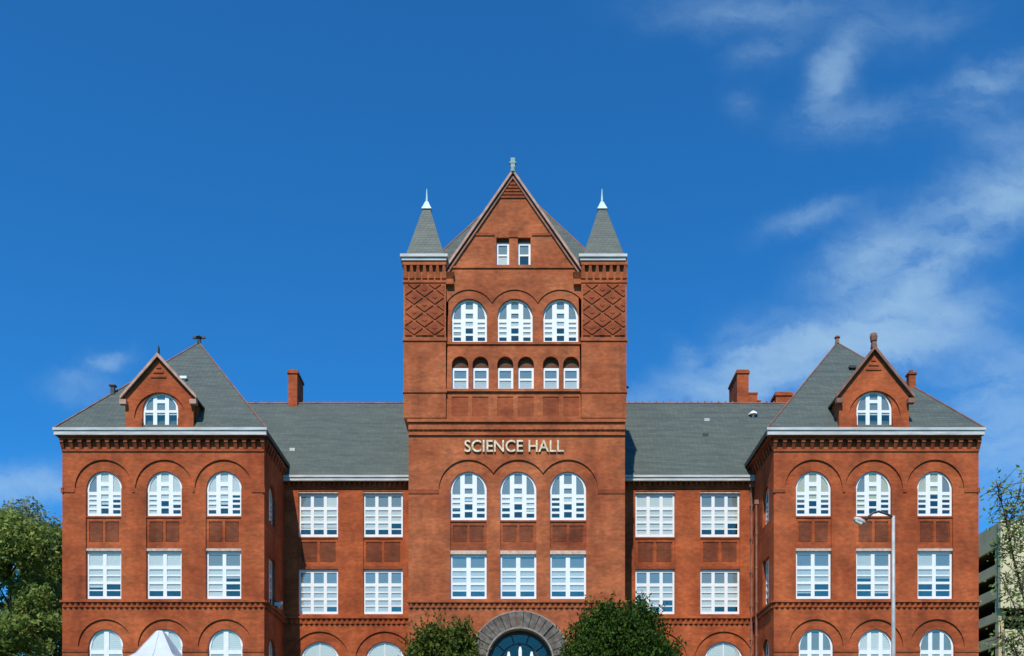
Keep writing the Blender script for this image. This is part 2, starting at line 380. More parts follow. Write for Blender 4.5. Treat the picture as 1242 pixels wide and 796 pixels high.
def dogtooth(m, x0, x1, z0, z1, step=.3, out=.13):  # course of bricks laid cornerwise
    n = max(1, round((x1 - x0) / step)); st = (x1 - x0) / n
    for i in range(n):
        a = x0 + i * st
        m.hull([(a, .0, z0), (a + st / 2, -out, z0), (a + st * .98, .0, z0)], [(a, .0, z1), (a + st / 2, -out, z1), (a + st * .98, .0, z1)])
def string_course(mat, x0, x1, ztop, zbot, material='brick', step=.34, ends=(.1, .1)):
    m = MB(mat); h = ztop - zbot
    m.box(x0 - ends[0], x1 + ends[1], -.17, .0, ztop - h * .3, ztop)
    m.box(x0, x1, -.02, 0, zbot, ztop - h * .3)
    dogtooth(m, x0, x1, zbot, ztop - h * .3 - .002, step, .14)
    m.build('string_course', M[material], hall)
def corbels(m, x0, x1, ztop, zbot, n, out=.25):
    st = (x1 - x0) / n; h = ztop - zbot
    for i in range(n + 1):
        c = x0 + i * st; w = st * .2
        m.box(c - w, c + w, -out, 0, ztop - h * .45, ztop)
        m.hull([(c - w * .8, -out * .25, zbot), (c + w * .8, -out * .25, zbot), (c + w * .8, 0, zbot), (c - w * .8, 0, zbot)],
               [(c - w, -out * .9, ztop - h * .451), (c + w, -out * .9, ztop - h * .451), (c + w, 0, ztop - h * .451), (c - w, 0, ztop - h * .451)])
    for i in range(n):                              # little arches between the corbels
        a = x0 + i * st + st * .2; b = x0 + (i + 1) * st - st * .2; r = (b - a) / 2; c = (a + b) / 2; zz = ztop - h * .12
        m.poly([[(a, ztop - .002), (a, zz - r)] + arc(c, zz - r, r, 180, 0, 8) + [(b, zz - r), (b, ztop - .002)]], -out * .95, -out * .55)

def pavilion(xl, xr, arch_c, rect_c, ground_c, side, glass_top='glass', arch_blind='blind'):
    """side = +1: the inner flank is the right one (the pavilion left of the tower)"""
    x0, x1 = X(xl), X(xr); ztop = Z(531); DEEP = 12.6
    zs3 = Z(592.5); zb3 = Z(625.5); r = P(21.5); ro = P(35)
    zt2, zb2 = Z(668), Z(726.5); zsg = Z(784); rg = P(21)
    wl = P(43)
    inner, skin = [], []
    for c, c2, cg in zip(arch_c, rect_c, ground_c):
        c, cg = X((c + c2) / 2), X(cg)
        inner.append([(c - wl / 2, zb2), (c + wl / 2, zb2)] + arc(c, zs3, wl / 2, 0, 180))
        skin.append(order_outline(c, wl, ro, zb2, zs3))
        inner.append(arch_outline(cg, 2 * rg, Z(838), zsg)); skin.append(order_outline(cg, 2 * rg, P(33), Z(838), zsg))
    m = MB(); m.poly([rect(x0, x1, BASE, ztop)] + skin, 0, .09); m.poly([rect(x0, x1, BASE, ztop)] + inner, .092, WALL_BACK)
    m.build('wall', M['brick'], hall)
    # flanks and back
    xi = x1 if side > 0 else x0; xo = x0 if side > 0 else x1
    T = rotz(90, (xi, 0, 0)) if side > 0 else rotz(-90, (xi, 0, 0))
    sg = 1 if side > 0 else -1
    def span(a, b): return (a, b) if sg > 0 else (-b, -a)   # depth range -> local x along the flank
    a, b = span(1.1, 2.65); sc = (a + b) / 2; sw = b - a
    fl = [arch_outline(sc, sw, zb3, zs3), rect(a, b, zb2, zt2), arch_outline(sc, sw, Z(838), zsg)]
    fx = span(WALL_BACK + .002, DEEP)
    m = MB(T); m.poly([rect(*fx, BASE, ztop)] + fl, 0, WALL_BACK)
    m.build('flank_wall', M['brick'], hall)
    make_window(T, sc, zb3, sw, zs3 + sw / 2 - zb3, True, 2, [ARCH_SIDE, ARCH_SIDE], drops=[3, 12])
    make_window(T, sc, zb2, sw, zt2 - zb2, False, 2, [RECT, RECT], drops=[12, 12])
    make_window(T, sc, Z(838), sw, zsg + sw / 2 - Z(838), True, 2, [[(4, 20), (24, 44), (50, 90)]] * 2, drops=[4, 4])
    m = MB(); e = WALL_BACK + .002
    if side > 0: m.box(x0, x0 + .5, e, DEEP, BASE, ztop); m.box(x0 + .502, x1 - .502, DEEP - .5, DEEP, BASE, ztop)
    else: m.box(x1 - .5, x1, e, DEEP, BASE, ztop); m.box(x0 + .502, x1 - .502, DEEP - .5, DEEP, BASE, ztop)
    m.build('rear_wall', M['brick'], hall)
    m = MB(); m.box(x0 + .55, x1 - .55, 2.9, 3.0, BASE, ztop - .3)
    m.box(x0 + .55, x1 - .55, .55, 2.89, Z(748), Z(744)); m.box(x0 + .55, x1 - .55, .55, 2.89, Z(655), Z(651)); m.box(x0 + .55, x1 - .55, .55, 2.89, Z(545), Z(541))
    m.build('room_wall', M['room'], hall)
    for i, (c, c2, cg) in enumerate(zip(arch_c, rect_c, ground_c)):
        cc = X((c + c2) / 2); cg = X(cg)
        make_window(IDENT, cc, zb3, wl, zs3 + wl / 2 - zb3, True, 3, ARCH, blind=arch_blind, topblind=.75)
        make_window(IDENT, cc, zb2, wl, zt2 - zb2, False, 2, [RECT, RECT], mw=.22, glass=glass_top, topblind=.55 if side > 0 else .1)
        make_window(IDENT, cg, Z(838), 2 * rg, zsg + rg - Z(838), True, 2 if side > 0 else 3, [[(4, 22), (25, 45), (50, 90)]] * 3, mw=.24 if side < 0 else .3,
                    drops=[4] if (side > 0 or i == 1) else [30], topblind=1.0 if (side > 0 or i == 1) else .0)  # left ground arches: white blinds stand in for bright reflections in the glass
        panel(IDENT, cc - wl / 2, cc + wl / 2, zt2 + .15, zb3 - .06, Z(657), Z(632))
        m = MB(); m.box(cc - wl / 2, cc + wl / 2, .06, .3, zt2, zt2 + .148); m.build('lintel', M['stone'], hall)
    # springing course between the arches
    m = MB(); ed = [x0] + [v for c, c2 in zip(arch_c, rect_c) for v in (X((c + c2) / 2) - ro, X((c + c2) / 2) + ro)] + [x1]
    for a, b in zip(ed[::2], ed[1::2]):
        if b > a + .02: m.box(a, b, -.045, 0, Z(597.5), Z(594))
    m.box(x0 - .06, x0 + .1, -.08, 0.0, Z(598), Z(592)); m.box(x1 - .1, x1 + .06, -.08, 0, Z(598), Z(592))
    for cg in ground_c: pass
    edg = [x0] + [v for cg in ground_c for v in (X(cg) - P(21), X(cg) + P(21))] + [x1]
    for a, b in zip(edg[::2], edg[1::2]): m.box(a, b, -.04, 0, Z(791), Z(788))
    m.build('springing_course', M['terracotta'], hall)
    string_course(IDENT, x0, x1, Z(728.5), Z(737))
    ax = span(0, DEEP * .39)
    string_course(T, ax[0], ax[1], Z(728.5), Z(737), ends=(.0, .0))
    # corbel table and cornice
    m = MB(); corbels(m, x0 + .05, x1 - .05, Z(532.5), Z(545), 22); m.box(x0 - .02, x1 + .02, -.06, 0, Z(548), Z(545.2))
    m.build('corbel_table', M['terracotta'], hall)
    m = MB(T); corbels(m, span(.1, 5)[0], span(.1, 5)[1], Z(532.5), Z(545), 9, .2); m.build('corbel_table', M['terracotta'], hall)
    oo = .47
    ex0, ex1 = (x0 - .29, x1 + .24) if side > 0 else (x0 - .5, x1 + .14)
    gy0, gy1 = -oo, DEEP + .3; gz0, gz1 = Z(531), Z(523)
    m = MB(); m.box(ex0, ex1, gy0, gy0 + .22, gz0, gz1); m.box(ex0 - .05, ex1 + .05, gy0 - .06, gy0 - .002, gz1 - .14, gz1 + .02)
    m.build('gutter', M['gutter'], hall)
    for q in (ex0 + .01, ex1 - .12):
        m = MB(); m.box(q, q + .11, gy0 + .222, gy1, gz0 + .12, gz1 - .01); m.build('side_gutter', M['side_gutter'], hall)
    m = MB(); m.box(ex0 + .1, ex1 - .1, gy0 + .1, gy1, gz0 + .01 - .06, gz0 - .003); m.build('soffit', M['terracotta'], hall)
    # pyramid roof
    ax_, ay = (ex0 + ex1) / 2, (gy0 + gy1) / 2 + .3; az = Z(416, ay)
    m = MB(); m.cone([(ex0 + .02, gy0 + .02, gz1), (ex1 - .02, gy0 + .02, gz1), (ex1 - .02, gy1, gz1), (ex0 + .02, gy1, gz1)], (ax_, ay, az))
    rf = m.build('roof', M['slate'], hall)
    m = MB()
    for cx, cy in ((ex0, gy0), (ex1, gy0), (ex1, gy1), (ex0, gy1)):
        m.tube([(cx, cy, gz1 + .02), (ax_, ay, az + .02)], [.045, .045], 5)
    m.build('hip_tiles', M['ridge'], rf)
    return dict(x0=x0, x1=x1, ex0=ex0, ex1=ex1, apex=(ax_, ay, az), eave=(gy0, gz1))

pl = pavilion(75.5, 320.5, (125, 198, 270.5), (126, 199.5, 271.5), (127.5, 200, 273), 1)
pr = pavilion(938.5, 1187, (986, 1058.5, 1133.5), (988, 1061.5, 1135.5), (990, 1062.5, 1137), -1, 'glass_sky', 'cream_blind')

def dormer(pv, xl, xr, eave_py, apex_px, apex_py, wc, wtop, stone_finial):
    x0, x1 = X(xl), X(xr); cx = X(apex_px); ze = Z(eave_py); za = Z(apex_py); zb = pv['eave'][1] - .3; r = P(21.5); c = X(wc)
    zs = Z(wtop) - r; ro = P(31)
    yf = -.41
    sh = [(x0, zb), (x1, zb), (x1, ze), (cx, za), (x0, ze)]
    m = MB(); m.poly([sh, [(c - r, zb + .1), (c + r, zb + .1)] + arc(c, zs, r, 0, 180)], yf + .08, yf + .4)
    m.poly([sh, order_outline(c, 2 * r, ro, zb + .1, zs - .5)], yf, yf + .078)
    d = m.build('dormer', M['brick'], hall)
    g0, g1 = pv['eave']; ax, ay, az = pv['apex']; sl = (az - g1) / (ay - g0)
    def back(z): return g0 + (z - g1) / sl + .25
    m = MB()
    for (a, b) in ((x0, x0 + .3), (x1 - .3, x1)):
        m.hull([(a, yf + .402, zb), (b, yf + .402, zb), (b, back(g1), zb), (a, back(g1), zb)], [(a, yf + .402, ze), (b, yf + .402, ze), (b, back(ze), ze), (a, back(ze), ze)])
    m.build('dormer_cheek', M['brick'], d)
    m = MB(); t = .12; ov = .22
    for s, xe in ((-1, x0 - ov), (1, x1 + ov)):
        zo = ze - (za - ze) / (abs(cx - (x0 if s < 0 else x1))) * ov
        m.hull([(xe, yf - .15, zo), (cx, yf - .15, za + .02), (cx, back(za) + .3, za + .02), (xe, back(zo) + .3, zo)],
               [(xe, yf - .15, zo + t), (cx, yf - .15, za + t + .05), (cx, back(za) + .3, za + t + .05), (xe, back(zo) + .3, zo + t)])
    m.build('dormer_roof', M['slate'], d)
    m = MB()
    for s, xe in ((-1, x0 - ov - .03), (1, x1 + ov + .03)):
        zo = ze - (za - ze) / (abs(cx - (x0 if s < 0 else x1))) * ov
        a = [(xe, zo - .02), (cx, za - .02), (cx, za + .22), (xe, zo + .18)]
        m.poly([a], yf - .24, yf - .153)
        m.box(min(xe, xe - s * .4), max(xe, xe - s * .4), yf - .3, yf + .02, zo - .34, zo - .062)
    m.build('coping', M['ridge'] if stone_finial else M['coping'], d)
    m = MB(); apx = cx                                     # carved triangle at the gable's head
    for k in range(3):
        zt = za - .55 - k * .28; hw = .14 + k * .16
        m.box(apx - hw, apx + hw, yf - .05, yf - .001, zt - .1, zt)
    m.build('gable_ornament', M['terracotta'], d)
    if stone_finial:
        m = MB(); m.hull([(cx - .16, yf - .2, za + .1), (cx + .16, yf - .2, za + .1), (cx + .16, yf + .12, za + .1), (cx - .16, yf + .12, za + .1)],
                         [(cx - .12, yf - .16, za + .45), (cx + .12, yf - .16, za + .45), (cx + .12, yf + .08, za + .45), (cx - .12, yf + .08, za + .45)])
        m.tube([(cx, yf, za + .45), (cx, yf, za + .55), (cx, yf, za + .8), (cx, yf, za + .98), (cx, yf, za + 1.02)], [.12, .2, .24, .2, .05], 8)
        m.build('finial', M['ridge'], d)
    else:
        m = MB(); m.tube([(cx, yf, za + .1), (cx, yf, za + .4), (cx, yf, za + .75)], [.09, .05, .03], 8)
        m.box(cx - .03, cx + .03, yf - .12, yf + .12, za + .3, za + .62); m.build('finial', M['dark_metal'], d)
    w = make_window(IDENT, c, zb + .1, 2 * r, zs + r - zb - .1, True, 3,
                [[(4, 24.5), (27.5, 80)], [(4, 24.5), (27.5, 36), (40, 80)], [(4, 24.5), (27.5, 80)]], y=yf + .2, mw=.24, drops=[22, 22, 22], topblind=.0)
dormer(pl, 155.5, 237.5, 484, 195.5, 438, 197, 479, False)
dormer(pr, 1015, 1099, 482, 1056.5, 429, 1058, 477, True)

# finials and little things on the pavilion roofs
def apex_finial(p, big):
    x, y, z = p['apex']; m = MB()
    m.tube([(x, y, z - .1), (x, y, z + .25), (x, y, z + .35), (x, y, z + .5)], [.16, .12, .24 if not big else .2, .08], 8)
    if not big: m.box(x - .42, x + .42, y - .06, y + .06, z + .28, z + .42)
    m.build('roof_finial', M['dark_metal'] if not big else M['ridge'], hall)
apex_finial(pl, False); apex_finial(pr, True)
def on_hip(p, left, t):
    ex = p['ex0'] if left else p['ex1']; ax, ay, az = p['apex']; gy, gz = p['eave']
    return (ex + (ax - ex) * t, gy + (ay - gy) * t, gz + (az - gz) * t)
x, y, z = on_hip(pl, True, .38)
m = MB(); m.box(x - .12, x + .12, y - .1, y + .1, z - .1, z + .42); m.box(x - .2, x + .2, y - .16, y + .16, z + .421, z + .5); m.build('roof_vent', M['dark_metal'], hall)
x, y, z = on_hip(pr, False, .47)
m = MB(); m.box(x - .22, x + .22, y - .2, y + .2, z - .3, z + .62); m.box(x - .28, x + .28, y - .26, y + .26, z + .622, z + .74); m.box(x - .1, x + .1, y - .1, y + .1, z + .742, z + .95)
m.build('chimney', M['terracotta'], hall)

# ------------------------------------------------------------------ recessed wings
YR = 5.0
def wing(xa_px, xb_px, cols, ground, left, visible_glass):
    xa, xb = (xa_px, xb_px)
    s = K(YR); q = 1 / s
    zt3, zb3, zt2, zb2 = Z(598, YR), Z(651, YR), Z(690, YR), Z(745, YR)
    hw = 24 * q; ztop = Z(583, YR)
    zsg = Z(802, YR)
    inner, skin = [], []
    for c in cols:
        c = X(c, YR); inner.append(rect(c - hw, c + hw, zb2, zt3)); skin.append(rect(c - hw, c + hw, zb2, zt3 + .12))
    for c in ground:
        c = X(c, YR); inner.append(arch_outline(c, 2 * hw, Z(850, YR), zsg)); skin.append(order_outline(c, 2 * hw, 36 * q, Z(850, YR), zsg))
    m = MB(Matrix.Translation((0, YR, 0)))
    m.poly([rect(xa, xb, BASE, ztop)] + skin, 0, .09); m.poly([rect(xa, xb, BASE, ztop)] + inner, .092, WALL_BACK); m.build('wall', M['brick'], hall)
    T = Matrix.Translation((0, YR, 0))
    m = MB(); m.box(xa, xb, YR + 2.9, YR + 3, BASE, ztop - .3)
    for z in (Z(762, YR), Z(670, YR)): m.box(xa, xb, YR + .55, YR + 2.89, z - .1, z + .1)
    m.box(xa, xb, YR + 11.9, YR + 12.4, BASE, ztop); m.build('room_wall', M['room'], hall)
    sc = 20 / s
    for i, c in enumerate(cols):
        c = X(c, YR)
        f = 54 / 58
        sp = [(a * f * sc, b * f * sc) for a, b in RECT]
        first = (not left and i == 0)
        make_window(T, c, zb3, 2 * hw, zt3 - zb3, False, 3, [[(a * .97, b * .97) for a, b in sp]] * 3, mw=.21, drops=[4] if first else [12, 12, 21] if i else [13, 12, 13], topblind=1 if first else .25)
        make_window(T, c, zb2, 2 * hw, zt2 - zb2, False, 3, [sp] * 3, mw=.21, glass='glass_sky' if i != 1 or left else 'glass', topblind=.05, drops=[4, 4, 12] if left else [20, 12, 20] if i == 0 else [3, 12, 12])
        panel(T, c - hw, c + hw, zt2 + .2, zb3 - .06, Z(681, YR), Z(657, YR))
        m = MB(T); m.box(c - hw, c + hw, .06, .3, zt2, zt2 + .198); m.build('lintel', M['terracotta'], hall)
        m = MB(T); m.box(c - hw, c + hw, .05, .091, zt3, zt3 + .12); m.build('lintel', M['stone'], hall)
    for c in ground:
        make_window(T, X(c, YR), Z(850, YR), 2 * hw, zsg + hw - Z(850, YR), True, 2, [[(4, 22), (25, 45), (50, 100)]] * 2, mw=.06, drops=[4], topblind=1)
    string_course(T, xa, xb, Z(748, YR), Z(757, YR), ends=(0, 0))
    m = MB(T); corbels(m, xa + .1, xb - .1, Z(584, YR), Z(591, YR), 26, .2); m.box(xa, xb, -.05, 0, Z(593.5, YR), Z(591.2, YR)); m.build('corbel_table', M['terracotta'], hall)
    gz0, gz1 = Z(583, YR - .4), Z(577, YR - .4)
    m = MB(); m.box(xa, xb, YR - .42, YR - .22, gz0, gz1); m.box(xa, xb, YR - .48, YR - .422, gz1 - .12, gz1 + .02); m.build('gutter', M['gutter'], hall)
    m = MB(); m.box(xa, xb, YR - .22 + .002, YR + .3, gz0 + .02, gz0 + .08); m.build('soffit', M['terracotta'], hall)
    yr = 11.2; zr = Z(489.5, yr)
    e0, e1 = (xa - 5.6, xb + 1.5) if left else (xa - 1.5, xb + 5.6)
    m = MB(); a = [(e0, YR - .4, gz1), (e0, yr, zr), (e0, 2 * yr - YR, gz1)]
    m.hull(a, [(e1, p[1], p[2]) for p in a]); rf = m.build('roof', M['slate'], hall)
    m = MB(); m.tube([(e0, yr, zr), (e1, yr, zr)], [.07, .07], 6)
    n = int((e1 - e0) / .5)
    for i in range(n): m.box(e0 + i * .5, e0 + i * .5 + .08, yr - .05, yr + .05, zr + .04, zr + .16)
    m.build('ridge_tiles', M['ridge'], rf)
    return yr, zr, gz1
yr, zr, gzw = wing(pl['x1'] - .1, X(495), (386, 464.5), (387.5, 466.5), True, 1)
wing(X(758), pr['x0'] + .1, (794.5, 873.5), (798, 878), False, 1)
def roof_pt(px, py):                                # where a sight line meets the wing's front slope
    k = (zr - gzw) / (yr - (YR - .4)); a = (985 - py) / 1150
    y = (1.7 + a * DIST - gzw + k * (YR - .4)) / (k - a)
    return X(px, y), y, Z(py, y)
def chimney(px0, px1, py_top, y, depth, cap=True, steps=()):
    m = MB(); zb = zr - 1.6
    x0, x1, zt = X(px0, y), X(px1, y), Z(py_top, y)
    m.box(x0, x1, y, y + depth, zb, zt - .28); m.box(x0 - .07, x1 + .07, y - .07, y + depth + .07, zt - .278, zt - .12); m.box(x0 - .02, x1 + .02, y - .02, y + depth + .02, zt - .118, zt)
    xa = x1
    for (pa, pt) in steps:
        xb = X(pa, y); m.box(xa + .002, xb, y + .1, y + depth - .1, zb, Z(pt, y) - .1); m.box(xa + .002, xb + .04, y + .06, y + depth - .06, Z(pt, y) - .098, Z(pt, y)); xa = xb
    return m.build('chimney', M['brick'], hall)
chimney(349.5, 360.5, 448.5, 10.9, 1.9)
chimney(894, 908, 448.5, 11.3, 2.6, steps=((919, 475.5), (923, 485)))
chimney(941, 961, 475.5, 11.2, 1.2)
def vent(px, py, mat, kind=0):
    x, y, z = roof_pt(px, py); m = MB()
    if kind: m.tube([(x, y, z - .3), (x, y, z + .1)], [.1, .1], 8); m.tube([(x, y, z + .1), (x, y, z + .2), (x, y, z + .36)], [.34, .3, .1], 8)
    else: m.box(x - .18, x + .18, y - .12, y + .3, z - .1, z + .1)
    m.build('roof_vent', mat, hall)
vent(913.5, 505, M['white'], 1); vent(857, 510, M['gutter']); vent(855.5, 528, M['dark_metal']); vent(355, 546, M['gutter'])
for px, py, pv in ((223, 462, pl), (1034, 449, pr)):
    g0, g1 = pv['eave']; ax, ay, az = pv['apex']; k = (az - g1) / (ay - g0); a = (985 - py) / 1150
    y = (1.7 + a * DIST - g1 + k * g0) / (k - a); x, z = X(px, y), Z(py, y)
    m = MB(); m.tube([(x, y + .1, z - .3), (x, y + .05, z + .1)], [.09, .09], 8); m.box(x - .22, x + .22, y - .14, y + .2, z + .1, z + .26)
    m.build('roof_vent', M['white'] if px < 600 else M['dark_metal'], hall)

# ------------------------------------------------------------------ tower
BT = 'brick_tower'
tx0, tx1 = X(495.5), X(758); ux0, ux1 = X(490), X(759.5)
ZE = Z(321)                                          # underside of the turrets' cornice
a3 = [X(p) for p in (567.3, 627.5, 688)]; w3 = P(44); zs3 = Z(593.5); zb3 = Z(630.5)
c2 = [X(p) for p in (569, 629.5, 690)]; zt2, zb2 = Z(672), Z(726.5)
R3 = P(36)
door_c, door_zs, door_r = X(630.5), Z(803), P(41)
inner = []
for a, b in zip(a3, c2):
    c = (a + b) / 2; inner.append([(c - w3 / 2, zb2), (c + w3 / 2, zb2)] + arc(c, zs3, w3 / 2, 0, 180))
cen3 = [(a + b) / 2 for a, b in zip(a3, c2)]
hd = (cen3[1] - cen3[0]) / 2; ca = math.degrees(math.acos(hd / R3))
cus = [(cen3[0] + R3 * 0, 0)]
top = arc(cen3[2], zs3, R3, 0, 180 - ca, 18)[:-1] + arc(cen3[1], zs3, R3, ca, 180 - ca, 16)[:-1] + arc(cen3[0], zs3, R3, ca, 180, 18)
sk = [(cen3[2] + w3 / 2, zs3)] + top + [(cen3[0] - w3 / 2, zs3), (cen3[0] - w3 / 2, zb2), (cen3[0] + w3 / 2, zb2), (cen3[0] + w3 / 2, zs3),
      (cen3[1] - w3 / 2, zs3), (cen3[1] - w3 / 2, zb2), (cen3[1] + w3 / 2, zb2), (cen3[1] + w3 / 2, zs3),
      (cen3[2] - w3 / 2, zs3), (cen3[2] - w3 / 2, zb2), (cen3[2] + w3 / 2, zb2)]
door = arch_outline(door_c, 2 * door_r, BASE + .6, door_zs)
ZM = Z(512)
m = MB(); m.poly([rect(tx0, tx1, BASE, ZM), sk, door], 0, .09); m.poly([rect(tx0, tx1, BASE, ZM), door] + inner, .092, WALL_BACK)
m.build('wall', M[BT], hall)
# upper stage with the gable
at = [X(p) for p in (569, 624.5, 680)]; rt = P(21.5); zst, zbt = Z(383), Z(415)
small = [(548, 568), (573, 592.5), (603, 622.5), (628, 647.5), (658.5, 678), (683, 702.5)]
gwin = [(602, 617.5), (628, 643.5)]
gl, gr, gz, gax, gaz = X(543), X(702), Z(327), X(622), Z(213)
sl_g = (gaz - gz) / (gax - gl)
U_out = [(ux0 + .25, ZM), (ux1 - .25, ZM), (ux1 - .25, ZE), (X(704), ZE), (gr, gz + .0), (gax, gaz), (gl, gz), (X(541.5), ZE), (ux0 + .25, ZE)]
U_out = [(ux0 + .25, ZM), (ux1 - .25, ZM), (ux1 - .25, gz), (gr, gz), (gax, gaz), (gl, gz), (ux0 + .25, gz)]
holes = [arch_outline(c, 2 * rt, zbt, zst) for c in at]
sh = []
for a, b in small: c = (X(a) + X(b)) / 2; w = X(b) - X(a); sh.append(arch_outline(c, w, Z(472), Z(442)))
gh = [rect(X(a), X(b), Z(321), Z(288)) for a, b in gwin]
m = MB(); m.poly([U_out] + holes + sh + gh, .08, WALL_BACK)
sk_t = []
RT = P(32); hdt = (at[1] - at[0]) / 2; cat = math.degrees(math.acos(hdt / RT))
tp = arc(at[2], zst, RT, 0, 180 - cat, 16)[:-1] + arc(at[1], zst, RT, cat, 180 - cat, 14)[:-1] + arc(at[0], zst, RT, cat, 180, 16)
skt = [(at[2] + rt, zst)] + tp + [(at[0] - rt, zst), (at[0] - rt, zbt), (at[0] + rt, zbt), (at[0] + rt, zst), (at[1] - rt, zst), (at[1] - rt, zbt), (at[1] + rt, zbt), (at[1] + rt, zst), (at[2] - rt, zst), (at[2] - rt, zbt), (at[2] + rt, zbt)]
m.poly([[(X(541), ZM), (X(705), ZM), (X(705), gz), (gr, gz), (gax, gaz), (gl, gz), (X(541), gz)], skt] + sh + gh + [rect(X(a) , X(b), Z(505), Z(481)) for a, b in small], .02, .078)
m.build('wall', M[BT], hall)
for i, c in enumerate(cen3):
    make_window(IDENT, c, zb3, w3, zs3 + w3 / 2 - zb3, True, 3, [[(a * 1.06, b * 1.06) for a, b in s] for s in ARCH], glass='glass', topblind=.1, drops=[[14, 24, 18], [16, 20, 12], [None, 20, 24]][i])
    make_window(IDENT, c, zb2, w3, zt2 - zb2, False, 2, [[(a * .94, b * .94) for a, b in RECT]] * 2, mw=.26, glass='glass_sky', topblind=0, drops=[10])
    panel(IDENT, c - w3 / 2, c + w3 / 2, zt2 + .22, zb3 - .06, Z(657), Z(637), material='terracotta')
    m = MB(); m.box(c - w3 / 2, c + w3 / 2, .05, .3, zt2, zt2 + .218); m.build('lintel', M['stone'], hall)
for i, c in enumerate(at):
    make_window(IDENT, c, zbt, 2 * rt, zst + rt - zbt, True, 3, ARCH, y=.24, topblind=.05, mw=.28, drops=[[12, 20, 10], [10, 22, 10], [10, 20, 10]][i])
for a, b in small:
    c = (X(a) + X(b)) / 2; w = X(b) - X(a)
    make_window(IDENT, c, Z(472), w, P(27.5), False, 1, [[(3, 12.5), (15, 24.5)]], y=.26, fw=.13, glass='glass_sky', drops=[3], topblind=0)
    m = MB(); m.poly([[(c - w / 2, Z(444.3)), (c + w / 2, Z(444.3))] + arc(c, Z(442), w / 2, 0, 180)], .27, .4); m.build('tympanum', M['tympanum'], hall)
    m = MB(); m.box(X(a), X(b), .06, .079, Z(505), Z(481)); m.build('panel', M['terracotta'], hall)
for a, b in gwin:
    c = (X(a) + X(b)) / 2; w = X(b) - X(a)
    make_window(IDENT, c, Z(321), w, P(33 - 4), False, 1, [[(2.5, 13), (15, 26)]], y=.25, fw=.12, drops=[rng.choice([3, 14])], topblind=0)
    m = MB(); m.box(c - w / 2, c + w / 2, .22, .4, Z(321) + P(29.2), Z(288)); m.build('lintel', M['tympanum'], hall)
# mouldings
m = MB()
m.box(tx0 - .05, tx1 + .05, -.16, 0, Z(513), Z(509.5)); m.box(tx0, tx1, -.05, 0, Z(522), Z(513.2)); m.box(tx0, tx1, -.1, 0, Z(528.5), Z(526))
bands = tx1 - tx0; n = 44; st = bands / n
for i in range(n):
    a = tx0 + i * st
    m.poly([[(a + .02, Z(521.6)), (a + st - .02, Z(521.6)), (a + st / 2, Z(515))]], -.1, -.051)
m.build('tower_band', M[BT], hall)
m = MB()
for a, b in ((tx0, cen3[0] - R3), (cen3[2] + R3, tx1)): m.box(a, b, -.04, 0, Z(599), Z(594))
for i in (0, 1): m.box(cen3[i] + w3 / 2, cen3[i + 1] - w3 / 2, .05, .091, Z(599), Z(594))
m.build('springing_course', M['terracotta'], hall)
string_course(IDENT, tx0, tx1, Z(729), Z(737.5), BT)
for q in ((X(541), X(705), -.06, .02, Z(418), Z(415.3)), (X(541), X(705), -.1, .02, Z(475.5), Z(472.4)), (gl + .3, gr - .3, -.05, .02, Z(325.5), Z(323))):
    m = MB(); m.box(*q); m.build('sill_course', M[BT], hall)
m = MB()
for a, b in ((gl + 1.7, X(600)), (X(645), gr - 1.7)): m.box(a, b, -.03, .02, Z(286), Z(283))
m.box(X(617.5), X(628), -.03, .02, Z(288), Z(280)); m.build('gable_band', M['terracotta'], hall)
m = MB()
for k in range(5):
    zt = Z(222 + k * 4); hw = .18 + k * .2
    m.box(gax - hw, gax + hw, -.04, .02, zt - .12, zt)
m.build('gable_ornament', M['terracotta'], hall)
